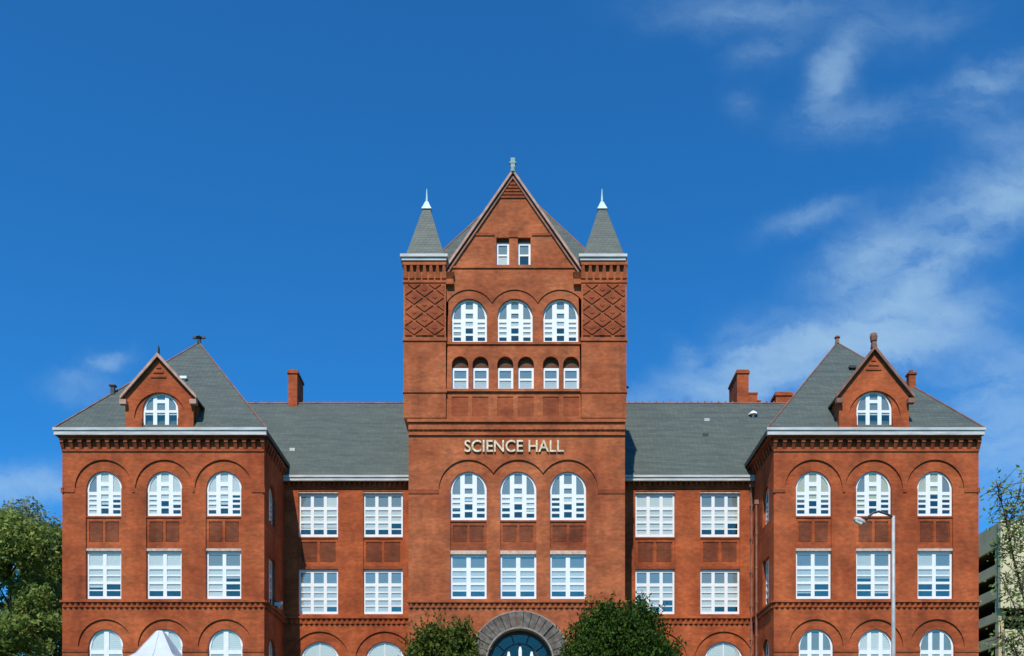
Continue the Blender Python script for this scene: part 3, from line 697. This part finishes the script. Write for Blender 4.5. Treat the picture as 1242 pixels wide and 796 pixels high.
# corner piers, their diaper panels, corbels, cornices and turrets
def clip(poly, x0, x1, z0, z1):
    for ax, lim, sg in ((0, x0, 1), (0, x1, -1), (1, z0, 1), (1, z1, -1)):
        out = []
        for i, p in enumerate(poly):
            q = poly[(i + 1) % len(poly)]; dp, dq = (p[ax] - lim) * sg, (q[ax] - lim) * sg
            if dp >= 0: out.append(p)
            if dp * dq < 0: t = dp / (dp - dq); out.append((p[0] + (q[0] - p[0]) * t, p[1] + (q[1] - p[1]) * t))
        poly = out
        if len(poly) < 3: return None
    return poly
for (pa, pb, ga, gb) in ((490, 541, 485.5, 543), (705, 759.5, 702, 760.5)):
    x0, x1 = X(pa), X(pb); D = x1 - x0; yf = -.16
    m = MB(); m.box(x0, x1, yf, D + yf, Z(508), ZE)
    m.box(x0 - .05, x1 + .05, yf - .06, D, Z(415.5), Z(411.5)); m.box(x0 - .05, x1 + .05, yf - .06, D, Z(478), Z(475.5)); m.box(x0 - .04, x1 + .04, yf - .05, D, Z(345), Z(342))
    m.hull([(x0 + .22, .0, Z(513)), (x1 - .22, .0, Z(513)), (x1 - .22, D, Z(513)), (x0 + .22, D, Z(513))], [(x0, yf, Z(508.1)), (x1, yf, Z(508.1)), (x1, D, Z(508.1)), (x0, D, Z(508.1))])
    pier = m.build('corner_pier', M[BT], hall)
    m = MB(); zlo, zhi = Z(409), Z(347); dw, dh = P(12.6), P(9.2)
    for i in range(-1, 6):
        for j in range(-1, 9):
            cx, cz = x0 + i * dw, zlo + j * dh
            if (i + j) % 2: continue
            def dia(f): return [(cx - dw * f, cz), (cx, cz - dh * f), (cx + dw * f, cz), (cx, cz + dh * f)]
            q = clip(dia(.85), x0 + .1, x1 - .1, zlo, zhi)
            if q: m.poly([q], yf - .06, yf - .001)
            q = clip(dia(.22), x0 + .1, x1 - .1, zlo, zhi)
            if q: m.poly([q], yf - .09, yf - .061)
    m.build('diaper_panel', M['terracotta'], pier)
    m = MB(); n = 6; st = (D - .2) / n
    for i in range(n + 1):
        c = x0 + .1 + i * st
        m.hull([(c - .15, yf - .06, Z(340)), (c + .15, yf - .06, Z(340)), (c + .15, yf, Z(340)), (c - .15, yf, Z(340))],
               [(c - .07, yf - .22, Z(326)), (c + .07, yf - .22, Z(326)), (c + .07, yf, Z(326)), (c - .07, yf, Z(326))])
    m.box(x0 - .04, x1 + .04, yf - .24, yf + .3, Z(325.8), ZE - .002)
    m.build('corbel_table', M[BT], pier)
    cx0, cx1 = X(ga, -.4), X(gb, -.4)
    m = MB(); m.box(cx0 + .08, cx1 - .08, yf - .3, D + .1, Z(321), Z(317.5)); m.box(cx0, cx1, yf - .38, D + .16, Z(317.4), Z(314)); m.build('cornice', M['gutter'], pier)
    cx, cy = (X(pa) + X(pb)) / 2, D / 2 + yf; hw = D / 2 - .02; zb_, zt_ = Z(314, -.4) + .0, Z(254.5, cy)
    def sq(h, z): return [(cx - h, cy - h, z), (cx + h, cy - h, z), (cx + h, cy + h, z), (cx - h, cy + h, z)]
    m = MB(); zmid = zb_ + (zt_ - zb_) * .14
    m.hull(sq(hw + .05, zb_), sq(hw * .90, zmid)); m.hull(sq(hw * .9, zmid + .001), sq(.2, zt_)); tr = m.build('turret_roof', M['slate'], pier)
    m = MB(); m.hull(sq(.26, zt_ + .001), sq(.09, zt_ + .45)); m.hull(sq(.30, zt_ - .1), sq(.28, zt_)); m.tube([(cx, cy, zt_ + .44), (cx, cy, zt_ + .9), (cx, cy, zt_ + 1.28)], [.075, .045, .02], 8)
    m.build('finial', M['copper'], pier)
# tower flanks, roof mass and gable roof
TD = 13.0
m = MB(); m.box(tx0, tx0 + .5, WALL_BACK + .002, TD, BASE, ZM); m.box(tx1 - .5, tx1, WALL_BACK + .002, TD, BASE, ZM)
m.box(ux0 + .2, ux0 + .7, WALL_BACK + .002, TD, ZM + .002, ZE + .1); m.box(ux1 - .7, ux1 - .2, WALL_BACK + .002, TD, ZM + .002, ZE + .1)
m.box(tx0 + .72, tx1 - .72, TD - .5, TD, BASE, ZE); m.build('flank_wall', M[BT], hall)
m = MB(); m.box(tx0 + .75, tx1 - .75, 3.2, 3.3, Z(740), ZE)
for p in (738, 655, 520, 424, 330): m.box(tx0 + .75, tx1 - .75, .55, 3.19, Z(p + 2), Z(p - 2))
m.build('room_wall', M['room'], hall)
rc, rcy = X(624), 6.6; rh = 5.75; zb_ = ZE + .15; za_ = Z(223, rcy)
m = MB(); m.cone([(rc - rh, .9, zb_), (rc + rh, .9, zb_), (rc + rh, 12.3, zb_), (rc - rh, 12.3, zb_)], (rc, rcy, za_))
m.box(rc - rh - .9, rc + rh + .9, 1.2, TD, zb_ - .25, zb_ - .002)
rf = m.build('roof', M['slate'], hall)
m = MB()
for cx, cy in ((rc - rh, .9), (rc + rh, .9), (rc + rh, 12.3), (rc - rh, 12.3)): m.tube([(cx, cy, zb_), (rc, rcy, za_)], [.05, .05], 5)
m.build('hip_tiles', M['ridge'], rf)
m = MB()
for s, xe in ((-1, gl - .12), (1, gr + .12)):
    zo = gz - .12
    m.hull([(xe, -.1, zo), (gax, -.1, gaz), (gax, 4.6, gaz), (xe, 4.6, zo)], [(xe, -.1, zo + .22), (gax, -.1, gaz + .3), (gax, 4.6, gaz + .3), (xe, 4.6, zo + .22)])
m.build('gable_roof', M['slate'], hall)
m = MB()
for s, xe in ((-1, gl - .18), (1, gr + .18)):
    zo = gz - .2
    m.poly([[(xe, zo), (gax, gaz + .08), (gax, gaz + .30), (xe, zo + .24)]], -.2, -.103)
m.build('coping', M['coping'], hall)
m = MB()
for s, xe in ((-1, gl), (1, gr)):
    zo = gz - .2
    m.poly([[(xe, zo - .1), (gax, gaz - .22), (gax, gaz - .04), (xe, zo + .08)]], -.09, .019)
m.build('bargeboard', M['ridge'], hall)
for xe in (X(546), X(700)):
    m = MB(); m.box(xe - .22, xe + .22, -.24, .02, Z(347), Z(341)); m.hull([(xe - .14, -.05, Z(340.9)), (xe + .14, -.05, Z(340.9)), (xe + .14, .02, Z(340.9)), (xe - .14, .02, Z(340.9))], [(xe - .26, -.3, Z(333)), (xe + .26, -.3, Z(333)), (xe + .26, .02, Z(333)), (xe - .26, .02, Z(333))])
    m.build('kneeler', M[BT], hall)
m = MB(); m.tube([(gax, -.12, gaz + .1), (gax, -.12, gaz + .4)], [.16, .12], 8); m.box(gax - .13, gax + .13, -.2, -.04, gaz + .38, gaz + .95); m.box(gax - .2, gax + .2, -.22, -.02, gaz + .62, gaz + .7)
m.build('finial', M['dim_copper'], hall)
# small fittings
m = MB(); m.box(ux1 - .01, ux1 + .28, 1.0, 1.1, Z(461.5), Z(459.5)); m.tube([(ux1 + .1, 1.05, Z(480)), (ux1 + .1, 1.05, Z(461))], [.03, .03], 6); m.build('bracket', M['dark_metal'], hall)
def downpipe(x, y, z0, z1):
    m = MB(); m.tube([(x, y, z0), (x, y, z1)], [.07, .07], 8); m.box(x - .14, x + .14, y - .1, y + .1, z1, z1 + .28)
    z = z0
    while z < z1: m.box(x - .1, x + .1, y - .08, y + .1, z, z + .06); z += 2.2
    m.build('downpipe', M['ridge'], hall)
downpipe(pr['x0'] - .16, YR - .14, BASE, Z(592, YR)); downpipe(pr['x0'] - .15, 3.6, BASE, Z(612, 3.6))
m = MB(); yb = 1.0
m.box(pl['x1'] + .02, pl['x1'] + .36, 2.3, 2.9, Z(736, 2.6), Z(732, 2.6)); m.tube([(pl['x1'], 2.6, Z(742, 2.6)), (pl['x1'] + .3, 2.6, Z(737, 2.6))], [.04, .04], 6)
m.tube([(pl['x1'] + .3, 2.2, Z(738, 2.4)), (pl['x1'] + .42, 2.4, Z(731, 2.4)), (pl['x1'] + .3, 2.9, Z(739, 2.9))], [.06, .1, .06], 6)
m.build('wall_lantern', M['gutter'], hall)  # grey fixture on the flank wall, kind unknown

# lettering
cu = bpy.data.curves.new('lettering', 'FONT'); cu.body = 'SCIENCE HALL'; cu.extrude = .03; cu.size = 1; cu.offset = .008
tmp = bpy.data.objects.new('tmp', cu); scene.collection.objects.link(tmp)
bpy.context.view_layer.update()
me = bpy.data.meshes.new_from_object(tmp.evaluated_get(bpy.context.evaluated_depsgraph_get()))
bpy.data.objects.remove(tmp); bpy.data.curves.remove(cu)
xs = [v.co.x for v in me.vertices]; zs_ = [v.co.y for v in me.vertices]
tw, th = X(683.5) - X(563.5), P(14.5)
for v in me.vertices:
    v.co = Vector(((v.co.x - min(xs)) / (max(xs) - min(xs)) * tw, -v.co.z * 1.2, (v.co.y - min(zs_)) / (max(zs_) - min(zs_)) * th))
me.name = 'lettering'; me.materials.append(M['letter'])
lt = bpy.data.objects.new('lettering', me); scene.collection.objects.link(lt); lt.parent = hall; lt.location = (X(563.5), -.075, Z(549)); lt['label'] = 'raised cream capital letters SCIENCE HALL'

# entrance: ring of rough voussoirs, glazed doors under a fanlight
m = MB(); n = 19; rr = random.Random(3)
for i in range(n):
    a0 = 180 * i / n + .4; a1 = 180 * (i + 1) / n - .4; o = .14 + rr.random() * .12; ro = P(60) + rr.uniform(-.03, .03)
    m.poly([arc(door_c, door_zs, door_r + .0, a0, a1, 3) + arc(door_c, door_zs, ro, a1, a0, 3)], -o, -.001)
m.build('entrance_arch', M['arch_stone'], hall)
m = MB(); m.poly([arc(door_c, door_zs, door_r + .02, 0, 180, 30) + arc(door_c, door_zs, door_r - .07, 180, 0, 30)], -.28, .5)
m.poly([arc(door_c, door_zs, P(61.8), 0, 180, 30) + arc(door_c, door_zs, P(60.3), 180, 0, 30)], -.12, -.001)
m.build('arch_moulding', M['trim_stone'], hall)
m = MB(); rr = random.Random(5)
for s in (-1, 1):
    z = BASE
    while z < door_zs - .3:
        h = .5; a, b = door_c + s * door_r, door_c + s * (door_r + .85 + rr.uniform(0, .2))
        m.box(min(a, b), max(a, b), -.16 - rr.random() * .1, -.001, z, min(z + h - .02, door_zs - .01)); z += h
m.build('entrance_pier', M['arch_stone'], hall)
dr = MB(); ri = door_r + .02
fan = []
for i in range(5):
    a0, a1 = 4 + i * 34.6, 4 + (i + 1) * 34.6 - 3
    fan.append(arc(door_c, door_zs, 1.78, a0, a1, 6) + arc(door_c, door_zs, 1.25, a1, a0, 6))
fan.append(arc(door_c, door_zs + .06, 1.12, 2, 87, 8) + [(door_c + .05, door_zs + .1)])
fan.append(arc(door_c, door_zs + .06, 1.12, 93, 178, 8) + [(door_c - .05, door_zs + .1)])
for s in (-1, 1): fan.append(rect(*sorted((door_c + s * .1, door_c + s * 1.7)), BASE + .9, door_zs - .2))
dr.poly([[(door_c - ri, BASE + .6), (door_c + ri, BASE + .6)] + arc(door_c, door_zs, ri, 0, 180)] + fan, .62, .72)
d = dr.build('entrance_door', M['dark_metal'], hall)
m = MB(); m.poly([[(door_c - ri + .02, BASE + .62), (door_c + ri - .02, BASE + .62)] + arc(door_c, door_zs, ri - .02, 0, 180)], .66, .67); m.build('door_glass', M['doorglass'], d)
m = MB(); m.box(door_c - .55, door_c - .5, .5, .6, BASE + 1.6, BASE + 2.2); m.box(door_c + .1, door_c + .15, .5, .6, BASE + 1.6, BASE + 2.2); m.build('door_handle', M['gutter'], d)
m = MB(); m.box(door_c - 2.4, door_c + 2.4, 1.9, 2.0, BASE, door_zs + .55)
m.build('hall_screen', M['curtain_teal'], hall)  # added teal sheet, paints the greenish reflections of the door glass
for k in range(3):
    cxx = door_c + (-.68, .02, .72)[k]; ztop_ = (Z(789), Z(783), Z(789))[k]; m = MB()
    m.box(cxx - .10, cxx + .10, .42, .52, BASE + .6, ztop_ - .25); m.hull([(cxx - .10, .42, ztop_ - .249), (cxx + .10, .42, ztop_ - .249), (cxx + .10, .52, ztop_ - .249), (cxx - .10, .52, ztop_ - .249)], [(cxx - .05, .45, ztop_), (cxx + .05, .45, ztop_), (cxx + .05, .49, ztop_), (cxx - .05, .49, ztop_)])
    m.build('door_mullion', M['white'], hall)
m = MB()
for k in range(4): m.box(door_c - 3.2 + k * .12, door_c + 3.2 - k * .12, -2.2 + k * .4, -.32, BASE + .4 + k * .15, BASE + .4 + (k + 1) * .15 - .002)
m.build('entrance_steps', M['pale_stone'], hall)

# ------------------------------------------------------------------ concrete parking structure at the right edge
gy = 40.0; kx = K(gy); g = empty('parking_structure', (X(1213, gy), gy, 6.9))
tag(g, 'cream and grey concrete parking structure with open decks at the right edge', 'parking garage')
gx0 = X(1213, gy); gx1 = gx0 + 42; gd = 60
def lp(m, x0, x1, y0, y1, z0, z1): m.box(x0 - gx0, x1 - gx0, y0 - gy, y1 - gy, z0 - 6.9, z1 - 6.9)
m = MB()
for (a, b) in ((682, 694.5), (711, 724), (741, 752), (769, 782), (797, 810), (826, 838), (856, 868)):
    lp(m, gx0, gx0 + .3, gy + .3, gy + gd, Z(b, gy), Z(a, gy))
lp(m, gx0, gx0 + .3, gy + .3, gy + gd, Z(662, gy), Z(632.5, gy))
m.build('deck_parapet', M['concrete_grey'], g)
m = MB(); lp(m, gx0 - .1, gx1, gy - .3, gy + .2, Z(738, gy), Z(632, gy)); m.build('end_wall', M['concrete'], g)
m = MB(); lp(m, gx0 + .35, gx1, gy - .3, gy + .2, Z(815, gy), Z(764, gy)); m.build('end_wall', M['concrete'], g)
m = MB(); 
for i in range(8): lp(m, gx0 + .05, gx0 + .6, gy + .4 + i * 8, gy + 1.1 + i * 8, 6.9, Z(650, gy))
m.build('column', M['concrete_grey'], g)
m = MB()
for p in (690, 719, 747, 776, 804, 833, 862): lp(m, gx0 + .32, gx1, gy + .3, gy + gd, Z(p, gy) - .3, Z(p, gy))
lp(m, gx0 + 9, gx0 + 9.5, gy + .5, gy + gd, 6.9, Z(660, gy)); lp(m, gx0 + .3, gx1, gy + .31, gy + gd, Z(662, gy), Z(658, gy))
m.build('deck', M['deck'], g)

# ------------------------------------------------------------------ trees
def leaf(m, p, size, rn, up=0.0, aspect=.6):
    d = Vector((rn.gauss(0, 1), rn.gauss(0, 1), rn.gauss(0, 1) + up)).normalized()
    t = d.orthogonal().normalized(); t = (Matrix.Rotation(rn.uniform(0, 6.28), 3, d) @ t); b = d.cross(t)
    s = size * rn.uniform(.6, 1.35)
    vs = [p - t * s * aspect * .5, p + b * s * .5 * .55 , p + t * s * aspect * .5, p - b * s * .5]
    vs = [p + d * s * .55, p + t * s * .3 * aspect * 1.4, p - d * s * .45, p - t * s * .3 * aspect * 1.4]
    m.bm.faces.new([m.v(*q) for q in vs])
def crown_blobs(rn, cx, cy, z0, z1, rad, n, shape):
    out = []
    for _ in range(n):
        t = rn.random() ** .8; z = z0 + (z1 - z0) * t; rr = rad * shape(t); a = rn.uniform(0, 6.28); q = math.sqrt(rn.random()) * rr * .85
        out.append((Vector((cx + q * math.cos(a), cy + q * math.sin(a), z)), rad * rn.uniform(.16, .34)))
    return out
def tree(name, label, cat, cx, cy, zg, z0, z1, rad, mat, leaves, size, seed, nb=70, group=None, shape=None, up=0.0, density_in=.35, trunk_r=.28, shoots=0):
    rn = random.Random(seed); shape = shape or (lambda t: math.sin(math.pi * min(1, .12 + t * .86)) ** .6)
    t = empty(name, (cx, cy, zg)); tag(t, label, cat, group)
    bl = crown_blobs(rn, 0, 0, z0 - zg, z1 - zg - rad * .15, rad, nb, shape)
    m = MB(); h = z1 - zg
    m.tube([(0, 0, -.2), (.05, 0, h * .2), (-.05, .05, h * .5), (0, 0, h * .82)], [trunk_r * 1.3, trunk_r, trunk_r * .6, trunk_r * .15], 9)
    for c, r in bl[::3]:
        zz = max(.15 * h, c.z - rad * .6); mid = Vector((c.x * .5, c.y * .5, (zz + c.z) / 2 + .1))
        m.tube([(0, 0, zz), mid, c], [trunk_r * .3, trunk_r * .18, trunk_r * .06], 5)
    m.build('trunk', M['bark'], t, smooth=True)
    m = MB()
    tot = sum(r ** 2 for _, r in bl)
    for c, r in bl:
        for _ in range(int(leaves * r * r / tot)):
            d = Vector((rn.gauss(0, 1), rn.gauss(0, 1), rn.gauss(0, .8))).normalized()
            leaf(m, c + d * r * (rn.random() ** density_in) * rn.choice((1, 1, 1, 1.18)), size, rn, up)
    for _ in range(shoots):
        c, r = rn.choice(bl); d = (Vector((rn.gauss(0, .4), rn.gauss(0, .4), .8)) + c.normalized() * Vector((1, 1, 0)).length * .0 + Vector((c.x, c.y, 0)) * .3).normalized()
        b0 = c + d * r * .8; L_ = rn.uniform(.25, 1.0)
        for q in range(12):
            leaf(m, b0 + d * L_ * q / 12 + Vector((rn.gauss(0, .05), rn.gauss(0, .05), 0)), size * .8, rn, 1.5)
    m.build('crown', mat, t, normals=False)
    return t
def tree_px(name, label, cat, px, y, top_py, half_px, mat, leaves, size, seed, bottom=None, **kw):
    zg = ground_z(y); z1 = Z(top_py, y); rad = half_px / K(y)
    return tree(name, label, cat, X(px, y), y, zg, bottom if bottom is not None else zg + 2, z1, rad, mat, leaves, size, seed, **kw)
GRP = 'tall trees beyond the left end of the hall'
tree_px('broadleaf_tree', 'tall yellow-green tree at the far left edge, nearest the viewer', 'tree', 12, 8, 622, 72, M['leaf_a'], 24000, .36, 1, group=GRP, nb=90)
tree_px('broadleaf_tree', 'tall mid-green tree close against the left end of the brick hall', 'tree', 66, 15, 640, 62, M['leaf_b'], 24000, .36, 2, group=GRP, nb=90)
tree_px('broadleaf_tree', 'pale grey-green tree whose feathery top shows above the other left-hand trees', 'tree', 36, 24, 604, 62, M['leaf_c'], 16000, .34, 3, group=GRP, nb=80)
dome = lambda t: math.cos(min(1, t) * 1.35) ** .6
EG = 'evergreens beside the entrance arch'
tree_px('evergreen_tree', 'small bright evergreen on the left of the entrance arch', 'tree', 541, -12, 764, 57, M['yew2'], 22000, .19, 4, group=EG, nb=90, shape=dome, shoots=260, up=.6, bottom=7.2, trunk_r=.14)
tree_px('evergreen_tree', 'large dense dark evergreen on the right of the entrance arch', 'tree', 753, -12, 738, 84, M['yew'], 58000, .19, 5, group=EG, nb=170, shape=dome, shoots=520, up=.8, bottom=7.0, trunk_r=.2)

# sapling at the right edge: open branches, few leaves
sy = -30.0; sz = ground_z(sy); sx = X(1250, sy)
t = empty('young_tree', (sx, sy, sz)); tag(t, 'thin sparse young tree in front of the parking structure at the right edge', 'tree')
rn = random.Random(12); m = MB(); lv = MB()
def px_local(px, py, dy=0): return Vector((X(px, sy + dy) - sx, dy, Z(py, sy + dy) - sz))
limbs = [[(1250, 1000), (1249, 850), (1243, 730), (1228, 672), (1219, 625), (1212, 600), (1208, 582)], [(1246, 790), (1232, 740), (1222, 715), (1216, 700)], [(1240, 715), (1246, 660), (1250, 600), (1256, 560)],
         [(1228, 672), (1216, 665), (1207, 660)], [(1222, 640), (1232, 612), (1238, 596)], [(1249, 850), (1236, 800), (1222, 778), (1210, 772)], [(1249, 820), (1262, 760), (1275, 700), (1280, 640)],
         [(1225, 655), (1234, 640), (1243, 632)], [(1236, 800), (1230, 785), (1228, 765)], [(1249, 900), (1232, 850), (1216, 810)]]
for k, l in enumerate(limbs):
    pts = [px_local(a, b, rn.uniform(-.25, .25) if i else 0) for i, (a, b) in enumerate(l)]
    if k: pass
    r0 = .055 if k == 0 else .022
    m.tube(pts, [max(.012, r0 * (1 - i / len(pts) * .9)) for i in range(len(pts))], 6)
    for a, b in zip(pts, pts[1:]):
        if k == 0 and a.z < 4: continue
        for _ in range(int((b - a).length * 95)):
            q = a.lerp(b, rn.random()); off = Vector((rn.gauss(0, .24), rn.gauss(0, .3), rn.gauss(0, .24)))
            if rn.random() < .3: m.tube([q, q + off], [.012, .006], 4)
            leaf(lv, q + off, .13, rn)
m.build('trunk', M['bark'], t); lv.build('crown', M['sap'], t, normals=False)

# ------------------------------------------------------------------ street lamp
ly = -30.0; lz = ground_z(ly); lx = X(1083.5, ly); k = K(ly)
l = empty('street_lamp', (lx, ly, lz)); tag(l, 'tall grey street lamp with a curved arm and drooping head before the right pavilion', 'street lamp')
m = MB(); ht = Z(626, ly) - lz
m.tube([(0, 0, 0), (0, 0, .5), (0, 0, ht * .5), (0, 0, ht)], [.09, .075, .058, .045], 12); m.tube([(0, 0, 0), (0, 0, .35)], [.16, .14], 12); m.build('pole', M['lamp'], l, smooth=True)
m = MB(); m.tube([(.02, 0, ht - .04), (-.2, 0, ht + .06), (-.42, 0, ht + .13), (-.58, 0, ht + .1), (-.72, 0, ht - .02), (-.8, 0, ht - .12)], [.035] * 6, 8); m.build('arm', M['dark_metal'], l, smooth=True)
m = MB(Matrix.Translation((-.92, 0, ht - .16)) @ Matrix.Rotation(R(28), 4, 'Y') @ Matrix.Rotation(R(180), 4, 'Z'))
m.tube([(-.12, 0, 0), (-.05, 0, .01), (.08, 0, .0), (.2, 0, -.02), (.25, 0, -.02)], [.035, .06, .085, .07, .02], 10); hd_ = m.build('lamp_head', M['lamp'], l, smooth=True)
m = MB(Matrix.Translation((-.92, 0, ht - .16)) @ Matrix.Rotation(R(28), 4, 'Y') @ Matrix.Rotation(R(180), 4, 'Z'))
m.hull([(-.02, -.05, -.10), (.17, -.05, -.10), (.17, .05, -.10), (-.02, .05, -.10)], [(-.04, -.065, -.045), (.2, -.065, -.045), (.2, .065, -.045), (-.04, .065, -.045)]); m.build('lens', M['lens'], hd_)

# ------------------------------------------------------------------ peaked tent on the lawn
ty = -25.0; tz = ground_z(ty); tx = X(194.5, ty)
t = empty('peaked_tent', (tx, ty, tz)); tag(t, 'white peaked canopy tent in front of the left pavilion', 'tent')
zp = Z(765.5, ty) - tz; m = MB(); rings = []
prof = [(.09, zp), (.12, zp - .05), (.6, zp - .85), (1.2, zp - 1.38), (1.7, zp - 1.66), (1.72, zp - 1.9)]
for r, z in prof:
    ring = []
    for s in range(4):
        a0 = [(-1, -1), (1, -1), (1, 1), (-1, 1)][s]; a1 = [(-1, -1), (1, -1), (1, 1), (-1, 1)][(s + 1) % 4]
        for q in range(4):
            f = q / 4; sag = 1 - .04 * math.sin(math.pi * f) if r < 1.6 else 1
            ring.append(m.v((a0[0] * (1 - f) + a1[0] * f) * r * sag, (a0[1] * (1 - f) + a1[1] * f) * r * sag, z))
    if rings:
        for i in range(16): m.bm.faces.new((rings[-1][i], rings[-1][(i + 1) % 16], ring[(i + 1) % 16], ring[i]))
    else: m.bm.faces.new(ring)
    rings.append(ring)
cn = m.build('canopy', M['tent'], t)
for a, b in ((-1, -1), (1, -1), (1, 1), (-1, 1), (0, -.97), (0, .97)):
    m = MB(); m.tube([(a * r_ * 1.004, b * r_ * 1.004, z_ + .006) for r_, z_ in prof[1:]], [.012] * (len(prof) - 1), 5); m.build('seam', M['gutter'], cn)
for sx_, sy_ in ((-1, -1), (1, -1), (1, 1), (-1, 1)):
    m = MB(); m.tube([(sx_ * 1.66, sy_ * 1.66, 0), (sx_ * 1.66, sy_ * 1.66, zp - 1.7)], [.035, .035], 8); m.build('leg', M['gutter'], t)
